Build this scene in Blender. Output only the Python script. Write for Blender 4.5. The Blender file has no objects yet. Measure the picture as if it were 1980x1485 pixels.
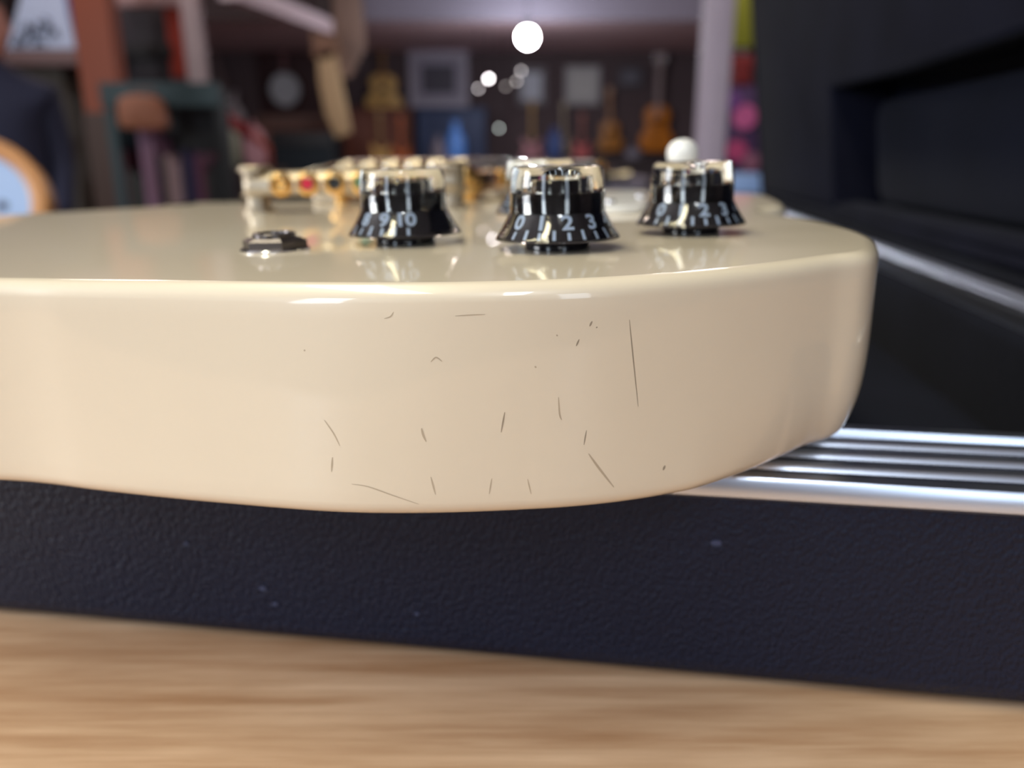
import bpy, bmesh, math, random
from mathutils import Vector, Matrix
from mathutils.bvhtree import BVHTree
random.seed(7)
S = bpy.context.scene
C = S.collection
PI = math.pi

# ------------------------------------------------------------------ camera
COUNTER = 0.95
CZ = COUNTER + 0.110
TH = math.radians(16.2)
F = 1500.0
cam_d = bpy.data.cameras.new('camera')
cam = bpy.data.objects.new('camera', cam_d); C.objects.link(cam)
cam.location = (0, 0, CZ); cam.rotation_euler = (PI/2 - TH, 0, 0)
cam_d.sensor_fit = 'HORIZONTAL'; cam_d.sensor_width = 36; cam_d.lens = F/1980*36
cam_d.clip_start = 0.005; cam_d.clip_end = 60
cam_d.dof.use_dof = True; cam_d.dof.focus_distance = 0.118; cam_d.dof.aperture_fstop = 11.4
S.camera = cam
S.view_settings.view_transform = 'Standard'; S.view_settings.look = 'None'
S.view_settings.gamma = 1; S.view_settings.use_curve_mapping = False
S.view_settings.exposure = -0.08

# ------------------------------------------------------------------ world and lights
w = bpy.data.worlds.new('world'); S.world = w; w.use_nodes = True
w.node_tree.nodes['Background'].inputs[0].default_value = (0.62, 0.76, 1.0, 1)
w.node_tree.nodes['Background'].inputs[1].default_value = 0.9

def area(name, loc, target, sx, sy, power, col):
    d = bpy.data.lights.new(name, 'AREA'); d.shape = 'RECTANGLE'; d.size = sx; d.size_y = sy
    d.energy = power; d.color = col
    o = bpy.data.objects.new(name, d); C.objects.link(o); o.location = loc
    o.rotation_euler = (Vector(target)-Vector(loc)).to_track_quat('-Z', 'Y').to_euler()
    return o
# daylight through the shop window behind the camera
area('window_daylight', (-2.25, -2.9, 1.95), (-0.1, 0.2, 1.05), 0.5, 1.5, 26, (0.74, 0.86, 1.0))
area('window_daylight', (1.15, -2.9, 1.95), (0, 0.2, 1.05), 0.5, 1.5, 12, (0.74, 0.86, 1.0))
area('window_daylight', (-3.9, -0.35, 1.95), (0, 0.1, 1.0), 1.3, 1.3, 105, (0.94, 0.97, 1.0))
# fluorescent tubes of the main ceiling, plus one added lamp behind the camera
area('ceiling_area_light', (-0.75, 0.1, 2.9), (-0.75, 0.1, 0), 0.30, 2.6, 50, (1.0, 0.93, 0.68))
area('ceiling_area_light', (0.15, -2.1, 2.9), (0.15, -2.1, 0), 0.30, 1.4, 34, (0.84, 0.91, 1.0))  # added, unseen lamp that brightens the ridged rim, numerals and body side
area('ceiling_area_light', (-2.4, 4.6, 2.9), (-2.4, 4.6, 0), 0.5, 2.2, 26, (1.0, 0.84, 0.78))
area('ceiling_area_light', (1.2, 4.4, 2.9), (1.2, 4.4, 0), 0.5, 2.2, 34, (1.0, 0.84, 0.80))

# ------------------------------------------------------------------ pixel helpers (photo frame 1980x1485)
FW = Vector((0, math.cos(TH), -math.sin(TH))); UP = Vector((0, math.sin(TH), math.cos(TH)))
CAM = Vector((0, 0, CZ))
def ray(px, py): return Vector(((px-990)/F, 0, 0)) + FW + UP*((742.5-py)/F)
def P(px, py, Y):
    d = ray(px, py); return CAM + d*(Y/d.y)

# ------------------------------------------------------------------ materials
def mat(name, col, rough=0.5, metal=0.0, noise=0.08, nscale=30, bump=0.0, bscale=200, coat=0.0,
        trans=0.0, ior=1.5, emit=None, estr=0.0, sheen=0.0, spec=0.5, stretch=None, coat_rough=0.03):
    m = bpy.data.materials.new(name); m.use_nodes = True
    nt = m.node_tree; b = nt.nodes['Principled BSDF']
    tc = nt.nodes.new('ShaderNodeTexCoord')
    vec = tc.outputs['Object']
    if stretch:
        mp = nt.nodes.new('ShaderNodeMapping'); mp.inputs['Scale'].default_value = stretch
        nt.links.new(vec, mp.inputs['Vector']); vec = mp.outputs['Vector']
    if noise > 0:
        n = nt.nodes.new('ShaderNodeTexNoise'); n.inputs['Scale'].default_value = nscale; n.inputs['Detail'].default_value = 4
        nt.links.new(vec, n.inputs['Vector'])
        mx = nt.nodes.new('ShaderNodeMix'); mx.data_type = 'RGBA'
        mx.inputs[6].default_value = tuple(c*(1-noise) for c in col)+(1,)
        mx.inputs[7].default_value = tuple(min(1, c*(1+noise)) for c in col)+(1,)
        nt.links.new(n.outputs['Fac'], mx.inputs[0]); nt.links.new(mx.outputs[2], b.inputs['Base Color'])
    else:
        b.inputs['Base Color'].default_value = tuple(col)+(1,)
    b.inputs['Roughness'].default_value = rough; b.inputs['Metallic'].default_value = metal
    b.inputs['IOR'].default_value = ior
    b.inputs['Transmission Weight'].default_value = trans
    b.inputs['Coat Weight'].default_value = coat; b.inputs['Coat Roughness'].default_value = coat_rough
    b.inputs['Sheen Weight'].default_value = sheen
    b.inputs['Specular IOR Level'].default_value = spec
    if emit:
        b.inputs['Emission Color'].default_value = tuple(emit)+(1,); b.inputs['Emission Strength'].default_value = estr
    if bump > 0:
        n2 = nt.nodes.new('ShaderNodeTexNoise'); n2.inputs['Scale'].default_value = bscale; n2.inputs['Detail'].default_value = 3
        nt.links.new(tc.outputs['Object'], n2.inputs['Vector'])
        bp = nt.nodes.new('ShaderNodeBump'); bp.inputs['Strength'].default_value = bump; bp.inputs['Distance'].default_value = 0.001
        nt.links.new(n2.outputs['Fac'], bp.inputs['Height']); nt.links.new(bp.outputs['Normal'], b.inputs['Normal'])
    return m

M = {}
M['cream'] = mat('cream_lacquer', (0.76, 0.665, 0.52), 0.32, noise=0.015, nscale=9, coat=0.8, coat_rough=0.02)
M['clear'] = mat('clear_plastic', (0.97, 0.95, 0.88), 0.03, noise=0, trans=1.0, ior=1.47)
M['black_gloss'] = mat('black_plastic', (0.008, 0.008, 0.012), 0.12, noise=0.1)
M['print'] = mat('white_print', (0.50, 0.64, 0.95), 0.5, noise=0.03)
M['gold'] = mat('gold_plate', (0.80, 0.45, 0.14), 0.26, 1.0, noise=0.04)
M['gold_pale'] = mat('pale_gold_plate', (0.44, 0.37, 0.28), 0.40, 1.0, noise=0.04)
M['nickel'] = mat('nickel', (0.62, 0.62, 0.64), 0.18, 1.0, noise=0.05)
M['darkmetal'] = mat('dark_metal', (0.13, 0.115, 0.115), 0.3, 1.0, noise=0.1)
M['alu'] = mat('brushed_aluminium', (0.74, 0.80, 0.92), 0.30, 1.0, noise=0.06, nscale=60, stretch=(1, 40, 40))
M['white_plastic'] = mat('white_plastic', (0.8, 0.8, 0.78), 0.3, noise=0.02, coat=0.5)
M['scratch'] = mat('scratch_grime', (0.32, 0.26, 0.19), 0.7, noise=0.2, nscale=400)
M['scratch_faint'] = mat('scratch_faint', (0.48, 0.39, 0.28), 0.6, noise=0.15, nscale=400)
M['plush'] = mat('black_plush', (0.0070, 0.0075, 0.0155), 0.95, noise=0.5, nscale=14, bump=0.6, bscale=500, sheen=0.02, spec=0.04)
M['plush_dark'] = mat('black_plush_panel', (0.006, 0.007, 0.014), 0.95, noise=0.5, nscale=14, bump=0.6, bscale=500, sheen=0.02, spec=0.1)
M['rosewood'] = mat('rosewood', (0.06, 0.025, 0.015), 0.4, noise=0.3, nscale=60)
M['steel'] = mat('string_steel', (0.7, 0.68, 0.66), 0.25, 1.0, noise=0)

# tolex: pebbled black vinyl
def tolex():
    m = mat('pebbled_black_vinyl', (0.0048, 0.0085, 0.026), 0.55, noise=0.25, nscale=25, spec=0.3)
    nt = m.node_tree; b = nt.nodes['Principled BSDF']
    tc = nt.nodes.new('ShaderNodeTexCoord')
    mp = nt.nodes.new('ShaderNodeMapping'); mp.inputs['Scale'].default_value = (1, 1, 0.8)
    vo = nt.nodes.new('ShaderNodeTexVoronoi'); vo.feature = 'SMOOTH_F1'; vo.inputs['Scale'].default_value = 1100
    vo.inputs['Smoothness'].default_value = 0.6
    nz = nt.nodes.new('ShaderNodeTexNoise'); nz.inputs['Scale'].default_value = 700; nz.inputs['Detail'].default_value = 2
    ad = nt.nodes.new('ShaderNodeMath'); ad.operation = 'SUBTRACT'
    bp = nt.nodes.new('ShaderNodeBump'); bp.inputs['Strength'].default_value = 0.7; bp.inputs['Distance'].default_value = 0.0006
    L = nt.links.new
    L(tc.outputs['Object'], mp.inputs['Vector']); L(mp.outputs['Vector'], vo.inputs['Vector']); L(mp.outputs['Vector'], nz.inputs['Vector'])
    L(nz.outputs['Fac'], ad.inputs[0]); L(vo.outputs['Distance'], ad.inputs[1])
    L(ad.outputs[0], bp.inputs['Height']); L(bp.outputs['Normal'], b.inputs['Normal'])
    return m
M['tolex'] = tolex()

def wood_counter():
    m = bpy.data.materials.new('varnished_oak'); m.use_nodes = True
    nt = m.node_tree; b = nt.nodes['Principled BSDF']; L = nt.links.new
    tc = nt.nodes.new('ShaderNodeTexCoord')
    mp = nt.nodes.new('ShaderNodeMapping'); mp.inputs['Rotation'].default_value = (0, 0, math.radians(6)); mp.inputs['Scale'].default_value = (1, 16, 1)
    n1 = nt.nodes.new('ShaderNodeTexNoise'); n1.inputs['Scale'].default_value = 9; n1.inputs['Detail'].default_value = 8; n1.inputs['Roughness'].default_value = 0.65
    mp2 = nt.nodes.new('ShaderNodeMapping'); mp2.inputs['Rotation'].default_value = (0, 0, math.radians(6)); mp2.inputs['Scale'].default_value = (1, 4, 1)
    n2 = nt.nodes.new('ShaderNodeTexNoise'); n2.inputs['Scale'].default_value = 14; n2.inputs['Detail'].default_value = 3
    r = nt.nodes.new('ShaderNodeValToRGB')
    r.color_ramp.elements[0].position = 0.32; r.color_ramp.elements[0].color = (0.41, 0.225, 0.115, 1)
    r.color_ramp.elements[1].position = 0.68; r.color_ramp.elements[1].color = (0.74, 0.52, 0.35, 1)
    mx = nt.nodes.new('ShaderNodeMix'); mx.data_type = 'RGBA'; mx.blend_type = 'MULTIPLY'; mx.inputs[0].default_value = 0.5
    r2 = nt.nodes.new('ShaderNodeValToRGB')
    r2.color_ramp.elements[0].position = 0.3; r2.color_ramp.elements[0].color = (0.62, 0.52, 0.42, 1)
    r2.color_ramp.elements[1].position = 0.6; r2.color_ramp.elements[1].color = (1, 1, 1, 1)
    L(tc.outputs['Object'], mp.inputs[0]); L(mp.outputs[0], n1.inputs['Vector']); L(n1.outputs['Fac'], r.inputs[0])
    L(tc.outputs['Object'], mp2.inputs[0]); L(mp2.outputs[0], n2.inputs['Vector']); L(n2.outputs['Fac'], r2.inputs[0])
    L(r.outputs[0], mx.inputs[6]); L(r2.outputs[0], mx.inputs[7]); L(mx.outputs[2], b.inputs['Base Color'])
    bp = nt.nodes.new('ShaderNodeBump'); bp.inputs['Strength'].default_value = 0.15; bp.inputs['Distance'].default_value = 0.0006
    L(n1.outputs['Fac'], bp.inputs['Height']); L(bp.outputs['Normal'], b.inputs['Normal'])
    b.inputs['Roughness'].default_value = 0.42
    return m
M['counter'] = wood_counter()
_cm = {}
def cm(r, g, b, rough=0.6, **k):
    """material from an sRGB 0-255 surface colour"""
    key = (r, g, b, rough, tuple(sorted(k.items())))
    if key not in _cm:
        lin = lambda c: ((c/255+0.055)/1.055)**2.4 if c > 10 else c/255/12.92
        _cm[key] = mat('paint_%d_%d_%d' % (r, g, b), (lin(r), lin(g), lin(b)), rough, **k)
    return _cm[key]

# ------------------------------------------------------------------ object helpers
def tag(o, label=None, cat=None, group=None, kind=None):
    if label: o['label'] = label
    if cat: o['category'] = cat
    if group: o['group'] = group
    if kind: o['kind'] = kind
    return o
def empty(name, loc, label=None, cat=None, group=None, rot=None):
    o = bpy.data.objects.new(name, None); C.objects.link(o); o.location = loc
    if rot: o.rotation_euler = rot
    o.empty_display_size = 0.02
    return tag(o, label, cat, group)
def mk(name, vf, m, parent=None, smooth=False, off=None, loc=None, autosharp=None):
    v, f = vf
    if off is not None: v = [(Vector(p)-Vector(off)) for p in v]
    me = bpy.data.meshes.new(name); me.from_pydata([tuple(p) for p in v], [], f)
    bm = bmesh.new(); bm.from_mesh(me); bmesh.ops.recalc_face_normals(bm, faces=bm.faces); bm.to_mesh(me); bm.free()
    me.materials.append(m)
    if smooth:
        for p in me.polygons: p.use_smooth = True
        if autosharp: me.set_sharp_from_angle(angle=math.radians(autosharp))
    o = bpy.data.objects.new(name, me); C.objects.link(o)
    if parent: o.parent = parent
    if loc is not None: o.location = loc
    return o
def join(*vfs):
    V, Fc = [], []
    for v, f in vfs:
        n = len(V); V += [Vector(p) for p in v]; Fc += [tuple(i+n for i in q) for q in f]
    return V, Fc
def xf(vf, mtx): return [mtx @ Vector(p) for p in vf[0]], vf[1]
def mv(vf, x, y, z): return [Vector(p)+Vector((x, y, z)) for p in vf[0]], vf[1]
def box(x0, x1, y0, y1, z0, z1, bev=0.0):
    bm = bmesh.new(); bmesh.ops.create_cube(bm, size=1)
    for v in bm.verts: v.co = Vector(((x0+x1)/2+v.co.x*(x1-x0), (y0+y1)/2+v.co.y*(y1-y0), (z0+z1)/2+v.co.z*(z1-z0)))
    if bev > 0: bmesh.ops.bevel(bm, geom=list(bm.edges), offset=bev, segments=2, affect='EDGES', profile=0.5)
    bm.verts.index_update()
    r = [v.co.copy() for v in bm.verts], [tuple(v.index for v in f.verts) for f in bm.faces]
    bm.free(); return r
def lathe(prof, seg=48, cx=0, cy=0, cz=0):
    """prof: list of (r,z) bottom to top; closes at r=0"""
    V, Fc, rings = [], [], []
    for r, z in prof:
        if r < 1e-9: rings.append([len(V)]); V.append(Vector((cx, cy, cz+z)))
        else:
            rings.append(list(range(len(V), len(V)+seg)))
            for i in range(seg):
                a = 2*PI*i/seg; V.append(Vector((cx+r*math.cos(a), cy+r*math.sin(a), cz+z)))
    for A, B in zip(rings, rings[1:]):
        for i in range(seg):
            j = (i+1) % seg
            if len(A) == 1 and len(B) == 1: continue
            if len(A) == 1: Fc.append((A[0], B[i], B[j]))
            elif len(B) == 1: Fc.append((A[i], A[j], B[0]))
            else: Fc.append((A[i], A[j], B[j], B[i]))
    return V, Fc
def tube(pts, r, seg=10, r1=None, caps=True):
    pts = [Vector(p) for p in pts]; V, Fc = [], []
    n = len(pts)
    for k, p in enumerate(pts):
        d = (pts[min(k+1, n-1)]-pts[max(k-1, 0)]).normalized()
        a = d.orthogonal().normalized() if k == 0 else (a - d*a.dot(d)).normalized()
        b = d.cross(a); rr = r if r1 is None else r+(r1-r)*k/(n-1)
        for i in range(seg):
            t = 2*PI*i/seg; V.append(p+(a*math.cos(t)+b*math.sin(t))*rr)
    for k in range(n-1):
        for i in range(seg):
            j = (i+1) % seg; Fc.append((k*seg+i, k*seg+j, (k+1)*seg+j, (k+1)*seg+i))
    if caps: Fc.append(tuple(range(seg))[::-1]); Fc.append(tuple((n-1)*seg+i for i in range(seg)))
    return V, Fc
def spline(pts, n=8, closed=True):
    out = []; m = len(pts); P_ = [Vector(p) for p in pts]
    rng = range(m) if closed else range(m-1)
    for i in rng:
        if closed: a, b, c, d = P_[(i-1) % m], P_[i], P_[(i+1) % m], P_[(i+2) % m]
        else: a, b, c, d = P_[max(i-1, 0)], P_[i], P_[i+1], P_[min(i+2, m-1)]
        for k in range(n):
            t = k/n
            out.append(0.5*((2*b)+(c-a)*t+(2*a-5*b+4*c-d)*t*t+(3*b-a-3*c+d)*t**3))
    if not closed: out.append(P_[-1])
    return out
def slab(outline, z0, z1, r=0.0, seg=5, mid=0):
    """closed 2D outline extruded between z0 and z1 with edges rounded by r"""
    o = [Vector((p[0], p[1])) for p in outline]; n = len(o)
    area_ = sum(o[i].x*o[(i+1) % n].y-o[(i+1) % n].x*o[i].y for i in range(n))
    if area_ < 0: o.reverse()
    nor = []
    for i in range(n):
        t = (o[(i+1) % n]-o[i-1]).normalized(); nor.append(Vector((-t.y, t.x)))
    prof = [(0, z0), (0, z1)] if r <= 0 else \
        [(r-r*math.sin(a), z0+r-r*math.cos(a)) for a in [PI/2*k/seg for k in range(seg+1)]] + \
        [(0, z0+r+(z1-z0-2*r)*k/(mid+1)) for k in range(1, mid+1)] + \
        [(r-r*math.cos(a), z1-r+r*math.sin(a)) for a in [PI/2*k/seg for k in range(seg+1)]]
    V, Fc = [], []
    for ins, z in prof:
        for p, q in zip(o, nor): V.append(Vector((p.x+q.x*ins, p.y+q.y*ins, z)))
    for k in range(len(prof)-1):
        for i in range(n):
            j = (i+1) % n; Fc.append((k*n+i, k*n+j, (k+1)*n+j, (k+1)*n+i))
    Fc.append(tuple(range(n))[::-1]); Fc.append(tuple((len(prof)-1)*n+i for i in range(n)))
    return V, Fc
def rrect(x0, x1, y0, y1, r, seg=8):
    out = []
    for cx, cy, a0 in ((x1-r, y0+r, -PI/2), (x1-r, y1-r, 0), (x0+r, y1-r, PI/2), (x0+r, y0+r, PI)):
        for k in range(seg+1):
            a = a0+PI/2*k/seg; out.append((cx+r*math.cos(a), cy+r*math.sin(a)))
    return out
def circle(cx, cy, r, n=24): return [(cx+r*math.cos(2*PI*i/n), cy+r*math.sin(2*PI*i/n)) for i in range(n)]
RX = Matrix.Rotation(PI/2, 4, 'X')   # xy outline -> xz plane (y_thickness = -z)

# ------------------------------------------------------------------ the room
WY = 8.6; LOWZ = CZ + WY*math.tan(math.radians(7.0)); LOWY = 6.75; WLX = -4.0; WRX = 4.2; HZ = 3.0; NY = -3.0
def struct(name, vf, m): return tag(mk(name, vf, m), kind='structure')
struct('floor', box(WLX-.1, WRX+.1, NY-.1, WY+.1, -0.1, 0), cm(92, 72, 66, 0.5))
struct('ceiling', box(WLX, WRX, NY, LOWY, HZ, HZ+.1), cm(190, 184, 190, 0.8))
lc = struct('ceiling', box(WLX, WRX, LOWY, WY+.1, LOWZ, HZ+.1), cm(236, 200, 208, 0.8))
struct('trim_1', box(-1.22, WRX, LOWY-.04, LOWY, LOWZ-.002, HZ), cm(122, 116, 132, 0.8))
struct('trim_2', box(WLX, -1.222, LOWY-.04, LOWY, LOWZ-.002, HZ), cm(62, 48, 50, 0.8))
struct('wall_far', box(WLX-.1, WRX+.1, WY, WY+.1, 0, LOWZ), cm(84, 68, 72, 0.8))
struct('wall_left', join(box(WLX-.1, WLX, NY, -1.4, 0, HZ), box(WLX-.1, WLX, .7, WY, 0, HZ), box(WLX-.1, WLX, -1.4, .7, 0, 1.2), box(WLX-.1, WLX, -1.4, .7, 2.7, HZ)), cm(84, 68, 66, 0.8))
struct('window_3', join(box(WLX-.08, WLX-.02, -1.4, -1.35, 1.2, 2.7), box(WLX-.08, WLX-.02, .65, .7, 1.2, 2.7), box(WLX-.08, WLX-.02, -1.35, .65, 1.2, 1.25), box(WLX-.08, WLX-.02, -1.35, .65, 2.65, 2.7)), cm(225, 225, 225))
struct('wall_right', box(WRX, WRX+.1, NY, WY, 0, HZ), cm(84, 70, 72, 0.8))
nw = cm(84, 78, 80, 0.8)
struct('wall_near', join(box(WLX-.1, -2.6, NY-.1, NY, 0, HZ), box(-1.9, .88, NY-.1, NY, 0, HZ), box(1.42, WRX+.1, NY-.1, NY, 0, HZ),
       box(-2.6, -1.9, NY-.1, NY, 0, 1.1), box(-2.6, -1.9, NY-.1, NY, 2.8, HZ), box(.88, 1.42, NY-.1, NY, 0, 1.1), box(.88, 1.42, NY-.1, NY, 2.8, HZ)), nw)
for k_, (xa, xb) in enumerate(((-2.6, -1.9), (.88, 1.42))):
    struct('window_%d' % (k_+1), join(box(xa, xa+.04, NY-.08, NY-.02, 1.1, 2.8), box(xb-.04, xb, NY-.08, NY-.02, 1.1, 2.8),
        box(xa+.04, xb-.04, NY-.08, NY-.02, 1.1, 1.14), box(xa+.04, xb-.04, NY-.08, NY-.02, 2.76, 2.8)), cm(225, 225, 225))

# ------------------------------------------------------------------ wooden counter
ctr = empty('shop_counter', (0, 0.5, 0), 'honey brown oak counter with visible grain under the black case', 'counter')
o = mk('countertop', slab(rrect(-1.1, 1.1, -.22, 1.35, 0.02), COUNTER-.04, COUNTER, .004), M['counter'], ctr, off=(0, .5, 0))
mk('cabinet', box(-1.05, 1.05, -.15, 1.3, 0.08, COUNTER-.041), cm(120, 80, 52), ctr, off=(0, .5, 0))
mk('plinth', box(-1.0, 1.0, -.1, 1.25, 0.0, 0.08), cm(40, 32, 30), ctr, off=(0, .5, 0))

# ------------------------------------------------------------------ guitar case
AL = math.radians(8.5)
case = empty('guitar_case', (0.0515, 0.1404, COUNTER), 'open black vinyl guitar case with ridged aluminium rim and plush lined lid', 'guitar case', rot=(0, 0, -AL))
RIM = 0.110 - 0.060      # rim height above the counter
BX0, BX1, BY0, BY1, CR = -0.32, 0.155, 0.0, 1.115, 0.045
def loop(ins, n=10): return rrect(BX0+ins, BX1-ins, BY0+ins, BY1-ins, max(CR-ins, 0.003), n)
def sweep(prof, closed=False):
    V, Fc = [], []; N = len(loop(0))
    for ins, z in prof:
        for p in loop(ins): V.append(Vector((p[0], p[1], z)))
    m_ = len(prof)
    for k in range(m_ if closed else m_-1):
        k2 = (k+1) % m_
        for i in range(N):
            j = (i+1) % N; Fc.append((k*N+i, k*N+j, k2*N+j, k2*N+i))
    return V, Fc
prof = [(0.001, RIM-.004)]
prof = [(0.0015, RIM-.001), (0.0015, 0.006), (0.0025, 0.0030), (0.005, 0.0010), (0.009, 0.0), (0.030, 0.0), (0.030, RIM-.001)]
mk('shell', sweep(prof, True), M['tolex'], case, smooth=True, autosharp=50)
mk('case_bottom', slab(loop(0.0295), 0.0004, 0.004), M['plush_dark'], case)
# lint caught on the vinyl
cm_ = Matrix.Translation(case.location) @ Matrix.Rotation(-AL, 4, 'Z'); ci = cm_.inverted()
for px, py, r_ in ((508, 1138, .00075), (532, 1168, .0006), (360, 1051, .0005), (1385, 1050, .0009), (806, 1187, .0005), (1900, 970, .0005)):
    o_ = ci @ CAM; d_ = ci.to_3x3() @ ray(px, py); h_ = o_ + d_*((.0014-o_.y)/d_.y)
    mk('lint', ([h_+Vector((math.cos(a*PI/4)*r_*1.3, -.0001 if a % 2 else .0, math.sin(a*PI/4)*r_*.8)) for a in range(8)], [tuple(range(8))]), cm(58, 64, 92, .8), case)
# ridged aluminium rim
rp = [(0.0, -.0045), (0.0, -.0012), (.0006, -.0003), (.0018, 0.0), (.0034, 0.0), (.0042, -.0008)]
s = 0.0042
for k in range(3):
    rp += [(s+.0014, -.0026), (s+.0018, -.0024), (s+.0030, -.0006), (s+.0034, -.0001), (s+.0040, .0003), (s+.0050, .0004), (s+.0062, .0002), (s+.0068, -.0004), (s+.0074, -.0026)]
    s += 0.0078
rp += [(s+.0002, .0), (s+.0008, .0012), (s+.0042, .0012), (s+.0045, -.001), (s+.0045, -.006), (.002, -.006)]
mk('rim', sweep([(a, RIM+b) for a, b in rp], True), M['alu'], case, smooth=True, autosharp=35)
mk('lining', sweep([(0.0305, RIM-.006), (0.0345, RIM-.004), (0.0375, RIM-.010), (0.0375, 0.004)]), M['plush_dark'], case, smooth=True)
mk('support_pad', slab(rrect(-.16, .04, .09, .60, .05), 0.004, RIM+.0018, .004), M['plush_dark'], case, smooth=True, autosharp=40)
mk('spine', box(BX1+.0045, BX1+.0160, .035, 1.085, .001, RIM+.0036, .001), M['plush_dark'], case)
# lid
LX = BX1 + 0.003
LD, LV = 0.062, 0.36
lid = empty('lid', (LX, 0, RIM+.004)); lid.parent = case
lid.rotation_euler = (0, math.radians(-8.0), 0)
def lidbox(name, x0, x1, y0, y1, z0, z1, m, bev=.003):
    return mk(name, box(x0, x1, y0, y1, z0, z1, bev), m, lid, smooth=True, autosharp=40)
Y0, Y1 = 0.03, 1.09
lidbox('lid_back', LD, LD+.006, Y0, Y1, 0, LV, M['tolex'])
lidbox('lid_wall', 0.004, LD, Y0, Y1, 0.0, 0.008, M['plush'])
lidbox('lid_wall', 0.004, LD, Y0, Y1, LV-.008, LV, M['plush'])
lidbox('lid_wall', 0.004, LD, Y0, Y0+.008, .008, LV-.008, M['plush'])
lidbox('lid_wall', 0.004, LD, Y1-.008, Y1, .008, LV-.008, M['plush'])
zc = lambda h: h + 0.110 - (RIM+.004)      # height above the camera -> lid z
def pad(name, x0, x1, outline, m, r=.006):
    v, f = slab(outline, x0, x1, r)
    return mk(name, ([Vector((p.z, p.x, p.y)) for p in v], f), m, lid, smooth=True, autosharp=40)
pad('lid_padding', 0.006, LD, [(.655, .009), (Y1-.009, .009), (Y1-.009, LV-.009), (Y0+.009, LV-.009), (Y0+.009, zc(.057)), (.45, zc(.056)), (.655, zc(.062))], M['plush'])
pad('lid_cushion', 0.034, LD, rrect(Y0+.009, .615, .013, zc(.043), .02), M['plush_dark'])
lidbox('lid_lip', 0.006, 0.030, Y0+.01, .65, .008, .014, M['plush'])
for yy in (.2, .55, .9):
    mk('hinge', join(box(BX1-.010, BX1+.003, yy-.02, yy+.02, RIM-.02, RIM-.0045), tube([(BX1+.0025, yy-.02, RIM-.002), (BX1+.0025, yy+.02, RIM-.002)], .0018)), M['nickel'], case)

# ------------------------------------------------------------------ the cream guitar
SL = 0.024
def hz(px): return 306 - (px-1000)*SL
n_ = ray(1980, hz(1980)).cross(ray(0, hz(0))).normalized()
if n_.z < 0: n_ = -n_
O3 = CAM + ray(1078, 480)*0.158
# local frame: origin on the top plane near the world (0, 0)
gy = (Vector((0, 1, 0)) - n_*n_.y).normalized(); gx = gy.cross(n_).normalized()
dd = n_.dot(O3); O0 = Vector((0, 0, dd/n_.z))
R3 = Matrix((gx, gy, n_)).transposed()
def g(px, py, z=0.0):
    """point of the guitar frame (z above its top face) seen at that pixel"""
    d = ray(px, py); t = (dd + z - n_.dot(CAM))/n_.dot(d)
    return R3.transposed() @ (CAM + d*t - O0)
def gz(px, y, z=0.0):
    """frame point at depth y under pixel column px"""
    lo, hi = hz(px)+2, 1400
    for _ in range(50):
        mid = (lo+hi)/2
        if g(px, mid, z).y > y: lo = mid
        else: hi = mid
    q = g(px, (lo+hi)/2, z); return Vector((q.x, y, z))
T = 0.0377
OFF = Vector((-0.05, 0.26, -T))
root = empty('electric_guitar', O0 + R3 @ OFF, 'cream lacquered electric guitar lying face up in the open case', 'electric guitar')
root.rotation_mode = 'QUATERNION'; root.rotation_quaternion = R3.to_quaternion()
def gm(name, vf, m, parent=None, smooth=True, sharp=40, label=None):
    """mesh given in guitar frame coordinates, child of the guitar"""
    o = mk(name, vf, m, root if parent is None else parent, smooth=smooth, off=OFF if parent is None else None, autosharp=sharp)
    if label: o['label'] = label
    return o
import numpy as np
fp = [g(*p) for p in ((0, 537), (176, 540), (353, 542), (700, 545.6), (902, 544.5), (1040, 542), (1100, 539.5), (1268, 527), (1437, 515), (1571, 497), (1672, 482))]
cf = np.polyfit([p.x for p in fp], [p.y for p in fp], 5)
fx = np.linspace(fp[0].x, fp[-2].x+.004, 12)
front = [Vector((x, float(np.polyval(cf, x))-.0027, 0)) for x in fx] + [g(1672, 482)+Vector((.001, -.0022, 0))]
right = [g(*p) for p in ((1699, 462), (1676, 449), (1640, 438), (1590, 427), (1540, 418))]
outl = [(-.145, .150), (-.115, .136)] + [(p.x, p.y) for p in front] + [(p.x, p.y) for p in right]
outl += [(.079, .243), (.083, .262)] + [(g(1519, 396).x, g(1519, 396).y), (g(1500, 383).x, g(1500, 383).y), (g(1462, 374.5).x, g(1462, 374.5).y)]
outl += [(.088, .382), (.045, .372), (.012, .385), (-.01, .42), (-.06, .425), (-.085, .40), (-.13, .405), (-.165, .385)]
lf = [g(470, 392), g(300, 399), g(150, 408), g(0, 417)]
outl += [(lf[0].x-.03, lf[0].y+.015)] + [(p.x, p.y) for p in lf[1:]] + [(-.213, .235), (-.205, .195), (-.182, .170)]
OUT = spline(outl, 10)
BODY = slab(OUT, -T, 0, 0.0028, 6, 12)
for p in BODY[0]:     # the rim leans out a little towards the back on the bass side
    if p.y < .16 and p.x < .0:
        u_ = min(1, max(0, (.004-p.x)/.04)); w_ = min(1, max(0, (p.x+.112)/.06))
        p.y -= .0026*min(1, -p.z/T)*u_*u_*(3-2*u_)*w_*w_*(3-2*w_)
for p in BODY[0]:     # the back edge of the waist side is rounded over more broadly
    if p.x > .03 and p.z < -.010 and p.y < .24:
        k_ = min(1, (p.x-.03)/.03); t_ = (-p.z-.010)/(T-.010)
        d_ = Vector((.015-p.x, .21-p.y, 0)).normalized(); p += d_*(.0042*k_*t_**4.0)
body = gm('body', BODY, M['cream'], sharp=50)
for p in body.data.polygons:
    if len(p.vertices) > 6: p.use_smooth = False

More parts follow.
